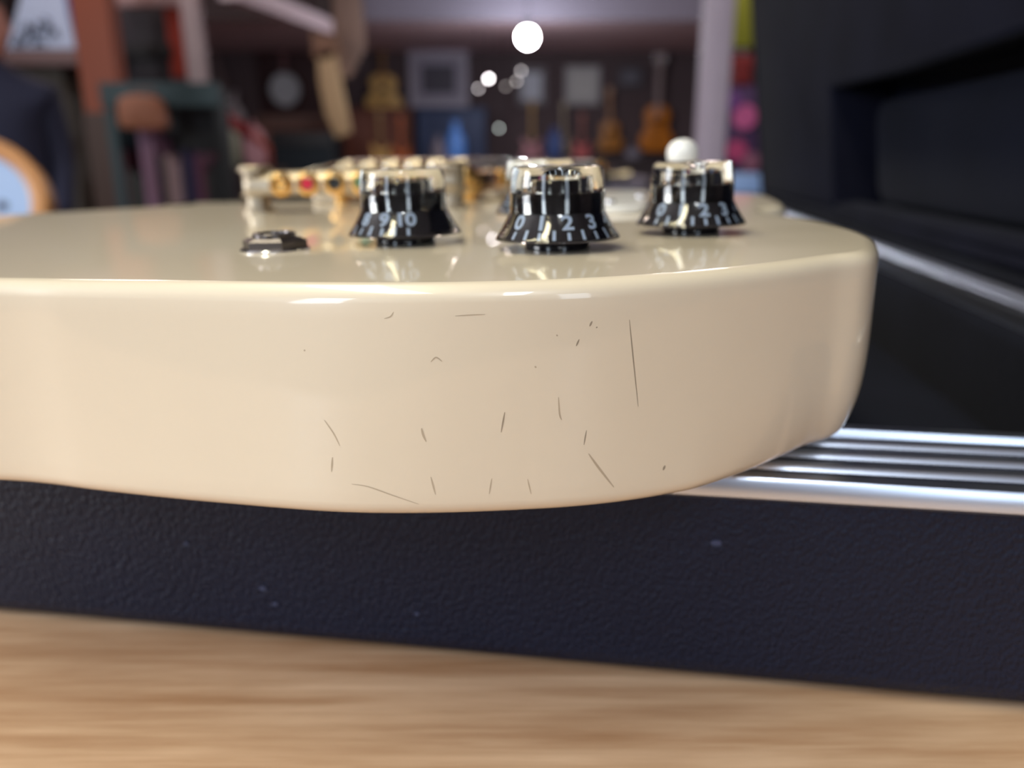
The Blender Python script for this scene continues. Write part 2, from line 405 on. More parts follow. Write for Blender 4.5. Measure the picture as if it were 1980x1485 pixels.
# wear marks on the rim, each laid on the lacquer
bvh = BVHTree.FromPolygons([tuple(p) for p in BODY[0]], BODY[1])
Rt = R3.transposed(); cg = Rt @ (CAM-O0)
def hit(px, py):
    d = (Rt @ ray(px, py)).normalized(); h, nn, _, _ = bvh.ray_cast(cg, d)
    return (h, nn) if h else (None, None)
def scratch(pts, wpx, m='scratch'):
    pts = spline([Vector((a, b)) for a, b in pts], 5, False) if len(pts) > 2 else [Vector(pts[0]).lerp(Vector(pts[1]), k/6) for k in range(7)]
    V, Fc, n = [], [], len(pts)
    for k, p in enumerate(pts):
        h, nn = hit(p.x, p.y)
        if h is None: return
        q = pts[min(k+1, n-1)]-pts[max(k-1, 0)]; q.normalize()
        h2, _ = hit(p.x-q.y*4, p.y+q.x*4)
        if h2 is None: return
        side = (h2-h)/4; hw = wpx*0.62*(0.25+0.75*math.sin(PI*(k+.4)/(n-.2)))
        V += [h+nn*0.00003-side*hw, h+nn*0.00003+side*hw]
    for k in range(n-1): Fc.append((2*k, 2*k+1, 2*k+3, 2*k+2))
    o = gm('scratch', (V, Fc), M[m], smooth=True, sharp=None)
for pts, wd, m in [
    ([(1217, 618), (1224, 690), (1234, 786)], 1.9, 'scratch'), ([(1138, 877), (1158, 905), (1187, 942)], 3.6, 'scratch_faint'),
    ([(1134, 832), (1129, 860)], 2.0, 'scratch'), ([(976, 797), (969, 836)], 2.6, 'scratch'),
    ([(815, 828), (818, 840), (824, 854)], 3.6, 'scratch_faint'), ([(1080, 768), (1082, 800), (1086, 812)], 2.6, 'scratch_faint'),
    ([(1145, 621), (1140, 631)], 3.0, 'scratch'), ([(1153, 632), (1154.5, 634)], 3.0, 'scratch'), ([(1120, 656), (1114, 669)], 2.6, 'scratch'),
    ([(833, 700), (843, 691), (855, 699)], 2.2, 'scratch_faint'), ([(627, 812), (645, 838), (657, 862)], 2.0, 'scratch_faint'),
    ([(643, 884), (641, 912)], 2.8, 'scratch_faint'), ([(680, 936), (712, 941), (760, 958), (810, 975)], 1.8, 'scratch_faint'),
    ([(833, 922), (842, 956)], 2.6, 'scratch_faint'), ([(951, 925), (946, 955)], 2.2, 'scratch_faint'), ([(1020, 926), (1027, 955)], 2.0, 'scratch_faint'),
    ([(880, 611), (910, 609), (938, 608)], 1.8, 'scratch_faint'), ([(743, 616), (755, 612), (761, 603)], 1.8, 'scratch_faint'),
    ([(1286, 900), (1282, 909)], 3.4, 'scratch'), ([(1034, 708), (1037, 711)], 3.0, 'scratch_faint'), ([(588, 676), (590, 679)], 3.0, 'scratch_faint'),
    ([(1076, 647), (1078, 650)], 2.6, 'scratch_faint')]:
    scratch(pts, wd, m)

# numerals bent round a knob skirt
def text_mesh(s):
    cu = bpy.data.curves.new('numeral', 'FONT'); cu.body = s; cu.align_x = 'CENTER'; cu.size = 1; cu.resolution_u = 3; cu.offset = 0.035
    to = bpy.data.objects.new('numeral', cu); C.objects.link(to)
    dg = bpy.context.evaluated_depsgraph_get(); me = to.evaluated_get(dg).to_mesh()
    bm = bmesh.new(); bm.from_mesh(me); bmesh.ops.triangulate(bm, faces=bm.faces)
    bmesh.ops.subdivide_edges(bm, edges=[e for e in bm.edges if e.calc_length() > .2], cuts=1)
    bmesh.ops.triangulate(bm, faces=bm.faces); bm.verts.index_update()
    r = [v.co.copy() for v in bm.verts], [tuple(v.index for v in f.verts) for f in bm.faces]
    bm.free(); to.to_mesh_clear() if False else None
    bpy.data.objects.remove(to); bpy.data.curves.remove(cu); return r
RS, ZS, RC, ZT = 0.0122, 0.0024, 0.0091, 0.0074      # black skirt: bottom radius/height, top radius/height
def on_cone(u, v, e=0.00006):
    """u metres along the rim, v 0..1 up the skirt (slightly hollow)"""
    r = RS+(RC-RS)*(v**0.8); z = ZS+(ZT-ZS)*v
    a = -PI/2 + u
    nr = 0.85; nz = 0.5
    return Vector(((r+e*nr)*math.cos(a), (r+e*nr)*math.sin(a), z+e*nz))
digits = [text_mesh(str(k)) for k in range(11)]
def knob(px, depth, base_py, phi0):
    """a clear capped bell knob"""
    p3 = CAM + ray(px, base_py)*depth
    q = Rt @ (p3-O0); q = gz(px, q.y, 0)
    k = empty('control_knob', q-OFF); k.parent = root
    mk('shaft_washer', lathe([(0, 0.0), (.0066, 0.0), (.0066, .0012), (.0058, .0024), (0, .0024)], 40), M['black_gloss'], k, smooth=True, autosharp=40)
    pr = [(0, ZS), (RS-.0004, ZS-.0001), (RS, ZS+.0001)]
    for i in range(1, 11):
        v = i/10; pr.append((RS+(RC-RS)*(v**0.8), ZS+(ZT-ZS)*v))
    pr += [(RC, .0109), (.0089, .0111), (.0044, .0111), (.0043, .0128), (.0040, .0131), (0, .0131)]
    mk('skirt', lathe(pr, 72), M['black_gloss'], k, smooth=True, autosharp=35)
    e = .00045
    pc = [(0.0, .0128), (.0047, .0128), (.0048, .0108), (RC+.0002, .0108), (RC+.0003, ZT)]
    oc = []
    for i in range(11):
        v = i/10; oc.append((RS+(RC-RS)*(v**0.8)+e, ZS+(ZT-ZS)*v+e*.3))
    oc[0] = (RS+.0004, ZS-.0002)
    outer = oc + [(RC+e, .0118), (RC+.0001, .0154), (RC-.0002, .0160), (RC-.0009, .0163), (.0070, .0161), (0, .0161)]
    inner = [(RS+.0001, ZS-.0001)]+[(RS+(RC-RS)*((i/10)**0.8)+.00012, ZS+(ZT-ZS)*i/10+.00004) for i in range(1, 11)] + [(RC+.0001, .0112), (.0049, .0113), (.0048, .0134), (0, .0135)]
    mk('clear_cap', lathe(list(reversed(inner))+outer, 72), M['clear'], k, smooth=True, autosharp=35)
    V, Fc = [], []
    stp = math.radians(28.5)
    for i in range(11):
        ang = math.radians(phi0)+i*stp
        dv, df = digits[i]; n = len(V); xs = [p.x for p in dv]; mid = (min(xs)+max(xs))/2
        for p in dv:
            vv = 0.43 + p.y/0.7*0.50
            V.append(on_cone(ang+(p.x-mid)*0.0047/(RS+(RC-RS)*vv), vv))
        Fc += [tuple(a+n for a in f) for f in df]
        for tk in (0, .5):
            if i == 10 and tk: continue
            n = len(V); a0 = ang+tk*stp
            for vv in (0.04, 0.40 if tk else 0.32):
                for s_ in (-1, 1): V.append(on_cone(a0+s_*0.00034/RS, vv))
            Fc.append((n, n+1, n+3, n+2))
    o = mk('printed_numbers', (V, Fc), M['print'], k)
    return k
knob(1078, 0.158, 480, -49)
knob(785, 0.1755, 466, -274)
knob(1334, 0.183, 449, -53)
kb = knob(1047, 0.215, 436, -120); kb.location.z += .0012

# hexagonal jack nut
q = gz(533, g(533, 484).y)
jk = empty('jack_socket', q-OFF); jk.parent = root
mk('washer', lathe([(0, 0), (.0072, 0), (.0073, .0003), (.0071, .0006), (0, .0006)], 40), M['nickel'], jk, smooth=True, autosharp=40)
def hexring(prof):
    V, Fc = [], []
    for r, z in prof:
        for i in range(6):
            a = PI/3*i+math.radians(-2); V.append(Vector((r*math.cos(a), r*math.sin(a), z)))
    for k in range(len(prof)-1):
        for i in range(6):
            j = (i+1) % 6; Fc.append((k*6+i, k*6+j, (k+1)*6+j, (k+1)*6+i))
    Fc.append(tuple(range(6))[::-1]); Fc.append(tuple((len(prof)-1)*6+i for i in range(6)))
    return V, Fc
mk('hex_nut', hexring([(.0069, .0006), (.0070, .0008), (.0070, .0022), (.0055, .0028)]), M['darkmetal'], jk)
mk('thread', lathe([(.0045, .0028), (.0045, .0036), (.0042, .0038), (.0034, .0038), (.0032, .0030), (0, .0030)], 30), M['darkmetal'], jk, smooth=True, autosharp=40)

# stop tailpiece with coloured ball ends
ty = 0.305
tl = gz(466, ty); tr = gz(910, ty); tcx = (tl.x+tr.x)/2; hw_ = (tr.x-tl.x)/2
tp = empty('tailpiece', Vector((tcx, ty, 0))-OFF); tp.parent = root
tp.rotation_euler = (0, 0, math.radians(-3))
sec = [(-.007, .0068), (-.0078, .0090), (-.0070, .0122), (-.004, .0145), (0, .0152), (.005, .0142), (.0075, .0110), (.0072, .0075), (.004, .0062), (-.004, .0062)]
def extr(sec, x0, x1, taper=0.0):
    V, Fc = [], []; n = len(sec)
    for x, s_ in ((x0, .82), (x0+.003, 1), (x1-.003, 1), (x1, .82)):
        for y, z in sec: V.append(Vector((x, y*s_, .0106+(z-.0106)*s_)))
    for k in range(3):
        for i in range(n):
            j = (i+1) % n; Fc.append((k*n+i, k*n+j, (k+1)*n+j, (k+1)*n+i))
    Fc.append(tuple(range(n))[::-1]); Fc.append(tuple(3*n+i for i in range(n)))
    return V, Fc
mk('bar', extr(sec, -hw_+.004, hw_-.004), M['gold_pale'], tp, smooth=True, autosharp=35)
ball_cols = [('gold', None), ('red', (200, 20, 60)), ('black', (18, 18, 20)), ('green', (10, 120, 90)), ('purple', (120, 60, 150)), ('silver', None)]
for i, (nm, c) in enumerate(ball_cols):
    x = (i-2.5)*.0102
    m = cm(*c, 0.35) if c else (M['gold'] if nm == 'gold' else M['nickel'])
    b = mk('ball_end', xf(lathe([(0, 0), (.0019, 0), (.0022, .0006), (.0022, .0018), (.0019, .0024), (.0009, .0024), (0, .0018)], 20), Matrix.Translation((x, -.0072, .0105)) @ Matrix.Rotation(PI/2, 4, 'X')), m, tp, smooth=True, autosharp=40)
    b['label'] = nm + ' string ball end'
    mk('ball_socket', xf(lathe([(.0026, -.001), (.0044, -.001), (.0044, .0010), (.0028, .0014), (.0026, .0)], 20), Matrix.Translation((x, -.0072, .0105)) @ Matrix.Rotation(PI/2, 4, 'X')), M['gold'], tp, smooth=True, autosharp=40)
for sx in (-1, 1):
    mk('stud', lathe([(0, 0), (.0062, 0), (.0062, .0014), (.0045, .0018), (.0042, .0060), (.0060, .0062), (.0062, .0068), (.0050, .0072), (.0050, .0150), (.0064, .0155), (.0064, .0166), (.0050, .0175), (0, .0175)], 32, cx=sx*(hw_-.0065)), M['gold_pale'], tp, smooth=True, autosharp=40)

# bridge with saddles
by = 0.352
bl = gz(640, by); br = gz(925, by)
bg = empty('bridge', Vector(((bl.x+br.x)/2, by, 0))-OFF); bg.parent = root; bg.rotation_euler = (0, 0, math.radians(-8))
bh = (br.x-bl.x)/2
mk('bridge_bar', slab(rrect(-bh, bh, -.006, .006, .0055), .007, .0145, .0008), M['gold'], bg, smooth=True, autosharp=40)
for i in range(6):
    x = (i-2.5)*.0102
    mk('saddle', ([Vector((x-.0038, -.0035, .0135)), Vector((x+.0038, -.0035, .0135)), Vector((x+.0038, .0035, .0135)), Vector((x-.0038, .0035, .0135)),
        Vector((x-.0028, -.0006, .0185)), Vector((x+.0028, -.0006, .0185)), Vector((x+.0028, .0006, .0185)), Vector((x-.0028, .0006, .0185))],
        [(0, 1, 2, 3), (4, 5, 6, 7), (0, 1, 5, 4), (1, 2, 6, 5), (2, 3, 7, 6), (3, 0, 4, 7)]), M['gold_pale'], bg)
    mk('saddle_screw', xf(lathe([(0, 0), (.0018, 0), (.0018, .0016), (0, .0020)], 14), Matrix.Translation((x, -.0055, .0145)) @ Matrix.Rotation(PI/2, 4, 'X')), M['nickel'], bg, smooth=True, autosharp=40)
for sx in (-1, 1):
    mk('thumbwheel', lathe([(0, 0), (.003, 0), (.003, .004), (.0065, .0042), (.0065, .0068), (.002, .007), (.002, .0155), (0, .0158)], 28, cx=sx*(bh-.004)), M['gold'], bg, smooth=True, autosharp=40)

# axis of strings and neck
A0 = Vector((tcx, ty, 0)); AX = math.radians(12)
ad = Vector((math.sin(AX), math.cos(AX), 0)); ac = Vector((math.cos(AX), -math.sin(AX), 0))
def ax(s, c, z): return A0 + ad*s + ac*c + Vector((0, 0, z))
def axrect(s0, s1, c0, c1, r=.003):
    return [(ax(p[1], p[0], 0).x, ax(p[1], p[0], 0).y) for p in rrect(c0, c1, s0, s1, r, 4)]
for i, s0 in enumerate((.075, .128)):
    pk = gm('pickup', slab(axrect(s0-.022, s0+.022, -.045, .045, .004), 0, .004, .001), M['gold_pale'])
    pc = gm('pickup_cover', slab(axrect(s0-.018, s0+.018, -.035, .035, .003), .004, .0125, .0012), M['gold'])
    pc.parent = pk
    for j in range(6):
        a = ax(s0-.009, (j-2.5)*.0101, 0)
        pp = gm('pole_piece', lathe([(0, .0125), (.0024, .0125), (.0024, .0132), (0, .0134)], 14, cx=a.x, cy=a.y), M['nickel']); pp.parent = pk
L0 = .168
nk = [Vector(p) for p in []]
gm('neck', join(slab([tuple(ax(s_, c_, 0).xy) for s_, c_ in ((L0-.01, -.027), (L0-.01, .027), (.64, .0215), (.64, -.0215))], -.014, .004, .002)), cm(206, 182, 140, .3))
fb = gm('fretboard', slab([tuple(ax(s_, c_, 0).xy) for s_, c_ in ((L0-.01, -.028), (L0-.01, .028), (.64, .0215), (.64, -.0215))], .004, .0095, .0008), M['rosewood'])
for k in range(1, 23):
    s_ = .045 + .600*(2**(-k/12)) ; s_ = .645 - (.600 - .600*(2**(-k/12)))
    w_ = .0275 - .006*(s_-L0)/(.64-L0)
    fr = gm('fret', tube([ax(s_, -w_, .0097), ax(s_, w_, .0097)], .0009, 6), M['nickel'], sharp=None); fr.parent = fb
gm('nut', slab(axrect(.640, .645, -.0215, .0215, .001), .004, .0125, .0005), M['white_plastic'])
hs = [(.64, -.022), (.64, .022), (.68, .036), (.76, .034), (.80, .030), (.795, 0), (.80, -.030), (.76, -.034), (.68, -.036)]
gm('headstock', slab([tuple(ax(s_, c_, 0).xy) for s_, c_ in spline([Vector(p) for p in hs], 5)], -.014, .003, .001), M['black_gloss'])
for i in range(6):
    sd = -1 if i < 3 else 1; s_ = .69+.036*(i % 3 if i < 3 else 2-(i % 3)); p = ax(s_, sd*.022, 0); q2 = ax(s_, sd*.050, -.008)
    tn = gm('tuner', lathe([(0, .003), (.0045, .003), (.0045, .005), (.003, .006), (.003, .012), (0, .012)], 16, cx=p.x, cy=p.y), M['gold'])
    pb = gm('tuner_button', tube([ax(s_, sd*.036, -.006), ax(s_, sd*.046, -.006), ax(s_, sd*.047, -.006), ax(s_, sd*.056, -.006)], .0035, 10, .006), M['gold_pale']); pb.parent = tn
    c_ = (i-2.5)
    gm('string', tube([Vector((tcx, ty, 0))+ac*c_*.0102+Vector((0, .004, .0135)), Vector(((bl.x+br.x)/2, by, 0))+ac*c_*.0102+Vector((0, 0, .0187)),
        ax(.642, c_*.0070, .0128), ax(s_, sd*.019, .0085)], .00055-.00005*i, 6), M['steel'], sharp=None)
# toggle switch behind the right knob
q = gz(1315, .242)
tg = empty('toggle_switch', q-OFF); tg.parent = root
mk('switch_nut', lathe([(0, 0), (.008, 0), (.008, .0008), (.0052, .001), (.0052, .003), (.003, .0034), (0, .0034)], 32), M['nickel'], tg, smooth=True, autosharp=40)
mk('switch_tip', lathe([(0, .0034), (.0014, .0034), (.0014, .010), (.0026, .0105), (.0040, .0150), (.0047, .0175), (.0045, .0195), (.0034, .0212), (.0018, .0220), (0, .0223)], 32), M['white_plastic'], tg, smooth=True, autosharp=50)
# white pickguard between the centre knobs and the far horn
pg = [g(1015, 404), g(1130, 413), g(1238, 411), g(1250, 398), g(1252, 382), g(1240, 377), g(1120, 378), g(1010, 384)]
gm('pickguard', slab([tuple(p.xy) for p in spline([p for p in pg], 5)], 0.0, .0022, .0006), M['white_plastic'])
for px, py in ((1180, 404), (1238, 392), (1150, 384)):
    p = g(px, py); gm('pickguard_screw', lathe([(0, .0022), (.0018, .0022), (.0016, .0030), (0, .0032)], 12, cx=p.x, cy=p.y), M['nickel'])
p = g(1000, 985, -T/2)

# ------------------------------------------------------------------ the shop behind
def pbox(name, x0, x1, y0, y1, Y, d, m, parent=None, bev=0.004, smooth=True):
    """box whose near face covers the pixel rectangle at depth Y, d thick behind it"""
    ym = (max(y0, -60)+min(y1, 420))/2; a = P(x0, y1, Y); b = P(x1, y0, Y); a.x = P(x0, ym, Y).x; b.x = P(x1, ym, Y).x
    return mk(name, box(a.x, b.x, Y, Y+d, a.z, b.z, bev), m, parent, off=parent.location if parent else None, smooth=smooth, autosharp=40)
def root_at(name, px, py, Y, label, cat, group=None): return empty(name, P(px, py, Y), label, cat, group)

def prism_xz(outline, y0, y1, r=0.0):
    v, f = slab(outline, 0, y1-y0, r, 3)
    return [Vector((p.x, y1-p.z, p.y)) for p in v], f
GUIT = [(0, 0), (.14, .01), (.185, .08), (.17, .17), (.12, .235), (.125, .31), (.14, .37), (.11, .44), (.05, .47), (-.05, .47), (-.11, .44), (-.14, .37), (-.125, .31), (-.12, .235), (-.17, .17), (-.185, .08), (-.14, .01)]
SGUIT = [(0, 0), (.12, .01), (.165, .08), (.15, .16), (.105, .22), (.12, .28), (.15, .37), (.12, .37), (.06, .31), (.03, .30), (-.03, .30), (-.06, .33), (-.14, .40), (-.15, .36), (-.115, .24), (-.105, .2), (-.15, .16), (-.165, .08), (-.12, .01)]
def hung_guitar(px, py0, py1, Y, col, neck, label, kind='acoustic', rot=0.0, yaw=0.0, name=None, group=None, wscale=1.0):
    a = P(px, py1, Y); b = P(px, py0, Y); L_ = b.z-a.z; k = L_
    name = name or ('acoustic_guitar' if kind == 'acoustic' else 'electric_guitar')
    r = empty(name, (a.x, Y, a.z), label, 'guitar', group, rot=(0, rot, yaw))
    th = (.10 if kind == 'acoustic' else .045)*k
    base = GUIT if kind == 'acoustic' else SGUIT
    o_ = spline([Vector((x*k*wscale, z*k)) for x, z in base], 4)
    mk('body', prism_xz([tuple(p) for p in o_], 0, th, .006*k), col, r, smooth=True, autosharp=40)
    if kind == 'acoustic':
        mk('soundhole', prism_xz(circle(0, .29*k, .045*k), -.002, .0, 0), M['black_gloss'], r)
        mk('guitar_bridge', box(-.07*k, .07*k, -.008, 0, .12*k, .14*k, .002), M['rosewood'], r)
    else:
        mk('pickup', box(-.04*k, .04*k, -.008, 0, .20*k, .23*k, .002), M['black_gloss'], r)
        mk('pickup', box(-.04*k, .04*k, -.008, 0, .13*k, .16*k, .002), M['black_gloss'], r)
    mk('neck', box(-.027*k, .027*k, -.012, .012, .36*k, .86*k, .003), neck, r, smooth=True, autosharp=40)
    hsx = [(-.028, .85), (-.045, .9), (-.04, 1.0), (0, .985), (.04, 1.0), (.045, .9), (.028, .85)]
    mk('headstock', prism_xz([(x*k, z*k) for x, z in hsx], -.008, .008, .002), neck, r)
    for i in range(3):
        for sd in (-1, 1): mk('tuner', lathe([(0, 0), (.008*k, 0), (.008*k, .02*k), (0, .02*k)], 8, cx=sd*.05*k, cz=(.9+.03*i)*k), M['nickel'], r)
    mk('wall_hook', box(-.02, .02, .0, max(.03, WY-Y) if WY-Y < .4 else (LOWY-.041-Y if 0 < LOWY-Y < .2 else .03), .9*k, .92*k, .002), M['darkmetal'], r)
    return r
def picture(px0, px1, py0, py1, Y, frame, mount, art, label, cat='picture', bw=None):
    a = P(px0, py1, Y); b = P(px1, py0, Y); a.x = P(px0, (py0+py1)/2, Y).x; b.x = P(px1, (py0+py1)/2, Y).x; W, H = b.x-a.x, b.z-a.z; t = bw or .12*min(W, H)
    r = empty('framed_picture', ((a.x+b.x)/2, Y, a.z), label, cat)
    mk('frame', join(box(-W/2, -W/2+t, 0, .035, 0, H), box(W/2-t, W/2, 0, .035, 0, H), box(-W/2+t, W/2-t, 0, .035, 0, t), box(-W/2+t, W/2-t, 0, .035, H-t, H)), frame, r)
    mk('mount', box(-W/2+t, W/2-t, .012, .03, t, H-t), mount, r)
    if art: mk('print', box(-W/2+2.1*t, W/2-2.1*t, .008, .012, 2.1*t, H-2.1*t), art, r)
    return r

# lamps
def lamp(px, py, Y, rad, strength, col, label, name='pendant_lamp', group=None, cord=True):
    p = P(px, py, Y); top = HZ if Y < LOWY-.05 else LOWZ
    r = empty(name, p, label, 'lamp', group)
    prof_ = [(0, -rad)]+[(rad*math.sin(PI*i/10), -rad*math.cos(PI*i/10)) for i in range(1, 10)]+[(0, rad)]
    mk('bulb', lathe(prof_, 20), mat('lit_bulb', (1, 1, 1), 0.4, noise=0, emit=col, estr=strength), r, smooth=True)
    mk('lamp_holder', lathe([(0, rad*.9), (rad*.5, rad*.9), (rad*.5, rad*1.8), (rad*.2, rad*2), (0, rad*2)], 14), cm(60, 56, 60), r, smooth=True, autosharp=40)
    if cord: mk('cord', tube([(0, 0, rad*1.9), (0, 0, top-p.z)], .003, 6), M['black_gloss'], r)
    return r
lamp(1020, 72, 6.2, .062, 220, (0.92, 0.95, 1.0), 'bright white pendant bulb hanging under the far ceiling')
for i, (px, py, rr, st, c) in enumerate(((945, 152, .012, 34, (1, .93, .96)), (925, 171, .010, 7, (1, .9, .92)), (1008, 137, .010, 6, (1, .92, .92)), (999, 157, .010, 5, (1, .9, .86)), (978, 167, .010, 2.5, (1, .88, .84)), (965, 248, .010, 7, (.9, 1, .95)))):
    lamp(px, py, 6.9+.12*i, rr, st, c, ['brightest tiny lamp of the cluster left of the pendant bulb', 'faint tiny lamp lowest left in the cluster', 'uppermost tiny lamp under the pendant bulb',
         'small lamp just below the uppermost one', 'dimmest tiny lamp in the middle of the cluster', 'lone tiny lamp hanging low above the knobs'][i], 'small_lamp', 'tiny lamps under the far ceiling')
# pillar
a = P(1371, 290, 3.2)
pl = empty('pillar', (a.x, 3.2, 0), 'pale grey square pillar right of the sunburst guitar', 'pillar')
mk('post', box(-.052, .052, -.05, .05, .06, HZ, .008), cm(192, 178, 196, .6), pl, smooth=True, autosharp=40)
mk('base', box(-.08, .08, -.08, .08, 0, .06, .008), cm(150, 145, 150, .6), pl, smooth=True, autosharp=40)

# white ceiling beam upper left
tb = empty('ceiling_beam', P(560, 30, 5.6), 'pale pinkish white beam slanting down at upper left', 'beam')
p0 = P(440, -22, 4.6); p1 = P(630, 52, 6.5)
mk('board', tube([p0, p1], .075, 4), cm(228, 205, 212, .7), tb, off=tb.location)
mk('bracket', tube([p1+Vector((0, -.05, 0)), Vector((p1.x, p1.y-.05, HZ))], .012, 6), M['darkmetal'], tb, off=tb.location)
mk('bracket', tube([p0+Vector((0, .1, 0)), Vector((p0.x, p0.y+.1, HZ))], .012, 6), M['darkmetal'], tb, off=tb.location)

# far wall pictures
picture(790, 905, 98, 207, WY-.06, cm(178, 170, 186), cm(160, 152, 170), cm(84, 78, 92), 'large grey-lilac framed picture above the navy cabinet')
picture(1000, 1056, 130, 203, WY-.06, cm(120, 112, 118), cm(196, 198, 212), None, 'pale framed sheet above the pink guitar', bw=.05)
picture(1093, 1160, 128, 202, WY-.06, cm(170, 165, 168), cm(190, 186, 186), None, 'pale square picture right of the pink guitar', bw=.05)
picture(1196, 1242, 130, 168, WY-.06, cm(70, 66, 74), cm(104, 100, 112), None, 'small dim grey picture left of the sunburst guitar', bw=.03)

# guitars on and before the far wall
hung_guitar(742, 62, 214, WY-.14, cm(226, 178, 104, .35), cm(150, 104, 60), 'golden acoustic guitar on the far wall left of the large picture', wscale=1.35, rot=.02)
hung_guitar(1268, 100, 292, WY-.16, cm(206, 122, 36, .3), cm(160, 140, 140), 'amber and brown sunburst acoustic guitar beside the pale pillar', wscale=.95)
hung_guitar(1180, 168, 292, WY-.14, cm(178, 116, 48, .35), cm(178, 132, 100), 'golden brown acoustic guitar left of the sunburst one', wscale=1.1, rot=-.05)
hung_guitar(1028, 196, 312, WY-.10, cm(196, 130, 140, .4), cm(190, 150, 96), 'dusty pink electric guitar under the pale framed sheet', 'electric', wscale=1.15)
hung_guitar(1124, 218, 308, WY-.10, cm(226, 110, 112, .4), cm(190, 120, 110), 'coral pink electric guitar under the pale square picture', 'electric', wscale=1.2)
hung_guitar(1088, 196, 300, WY-.10, cm(176, 160, 138, .4), cm(176, 160, 138), 'beige electric guitar between the two pink ones', 'electric', wscale=.8)
hb = empty('wooden_board', P(650, 268, LOWY-.2), 'pale wooden board hung from a tan post right of the banjo', 'board')
def slant(name, pts, Y, d, m, r=.01):
    q = [P(x, y, Y) for x, y in pts]; v, f = prism_xz([(p.x, p.z) for p in q], Y, Y+d, r)
    return mk(name, (v, f), m, hb, off=hb.location, smooth=True, autosharp=40)
slant('post', [(676, 150), (706, 90), (696, -30), (642, -30), (644, 60), (650, 150)], LOWY-.09, .045, cm(150, 124, 112, .7))
slant('board', [(612, 100), (646, 96), (668, 200), (678, 256), (650, 268), (628, 220), (616, 160)], LOWY-.15, .055, cm(206, 176, 136, .6))
slant('tan_cap', [(600, 60), (640, 50), (660, 100), (630, 118), (604, 110)], LOWY-.15, .055, cm(158, 120, 98, .6))
hung_guitar(456, 70, 240, WY-.14, cm(184, 170, 176, .4), cm(120, 96, 96), 'silver grey electric guitar tilted above the red cloth', 'electric', rot=-.22, wscale=.8)
# banjo
a = P(555, 208, WY-.1)
bj = empty('banjo', (a.x, WY-.12, a.z), 'dark red banjo with a white round head on the far wall', 'banjo')
R_ = .175
mk('head', prism_xz(circle(0, R_, R_*.9, 32), -.002, .05), cm(188, 188, 196, .6), bj)
mk('hoop', (lambda A, B: (A[0]+B[0], [f for f in A[1] if len(f) == 4]+[tuple(i+len(A[0]) for i in f) for f in B[1] if len(f) == 4] +
    [(i, (i+1) % 32, len(A[0])+(i+1) % 32, len(A[0])+i) for i in range(32)]))(prism_xz(circle(0, R_, R_*.9, 32), -.01, .06), prism_xz(circle(0, R_, R_*1.03, 32), -.01, .06)), cm(90, 30, 34, .4), bj)
mk('neck', box(-.03, .03, 0, .03, 2*R_, .80, .004), cm(98, 34, 44, .4), bj)
mk('headstock', box(-.055, .055, .005, .03, .78, .92, .008), cm(86, 28, 38, .4), bj)
# maroon display panel behind the banjo
pn = empty('display_board', P(560, 225, WY-.03), 'dark maroon wooden panel behind the banjo', 'panel')
pbox('board', 500, 622, 60, 226, WY-.045, .04, cm(58, 26, 30), pn)
pbox('rail', 495, 640, 222, 248, WY-.06, .05, cm(120, 88, 80), pn)

# furniture along the far wall
def cabinet(name, x0, x1, y0, Y, d, m, label, cat, doors=0, md=None, group=None):
    a = P(x0, y0, Y); b = P(x1, y0, Y)
    r = empty(name, ((a.x+b.x)/2, Y+d/2, 0), label, cat, group)
    W = b.x-a.x; H = a.z
    mk('body', box(-W/2, W/2, -d/2+.02, d/2, 0, H-.03), m, r)
    mk('top', box(-W/2-.01, W/2+.01, -d/2-.005, d/2, H-.03, H, .005), m, r)
    for k in range(doors):
        x = -W/2+W*k/doors
        dr = mk('door', box(x+.01, x+W/doors-.01, -d/2, -d/2+.02, .08, H-.05, .004), md or m, r)
        mk('handle', box(x+W/doors-.05, x+W/doors-.03, -d/2-.02, -d/2, H*.5, H*.5+.1, .003), M['nickel'], dr)
    return r
cabinet('navy_cabinet', 804, 938, 208, 8.0, .5, cm(36, 52, 92, .5), 'navy blue cabinet under the large lilac picture', 'cabinet', 2)
cabinet('wooden_cabinet', 660, 794, 208, 8.0, .5, cm(104, 52, 36, .5), 'reddish brown cabinet under the golden guitar', 'cabinet', 2)
cabinet('wooden_cabinet', 500, 648, 247, 8.0, .5, cm(110, 62, 50, .5), 'red-brown low cabinet under the banjo', 'cabinet', 1)
cabinet('display_stand', 940, 1340, 306, 7.7, .6, cm(44, 34, 38, .5), 'long dark stand below the row of hung guitars', 'stand', 4)
am = root_at('guitar_amplifier', 590, 322, 7.2, 'dark teal amplifier in front of the low red-brown cabinet', 'amplifier')
pbox('enclosure', 528, 650, 254, 470, 7.2, .35, cm(16, 26, 34, .6), am)
mk('amp_stand', box(-.28, .3, .02, .33, 0, P(590, 470, 7.2).z), cm(24, 24, 28), am, off=(0, 0, am.location.z))
pbox('grille', 536, 642, 285, 460, 7.18, .02, cm(24, 36, 46, .8), am, bev=0)
pbox('control_panel', 536, 642, 262, 280, 7.18, .02, cm(40, 40, 46, .5), am, bev=0)
def jug(px, py0, py1, wpx, Y, m, label, cat='bottle', name='bottle'):
    a = P(px, py1, Y); b = P(px, py0, Y); H = b.z-a.z; R = wpx/2/F*Y
    r = empty(name, a, label, cat)
    mk('body', lathe([(0, 0), (R*.9, 0), (R, .05*H), (R, .55*H), (R*.8, .70*H), (R*.4, .82*H), (R*.36, .95*H), (0, .95*H)], 20), m, r, smooth=True, autosharp=40)
    mk('cap', lathe([(0, .95*H), (R*.42, .95*H), (R*.42, H), (0, H)], 16), m, r, smooth=True, autosharp=40)
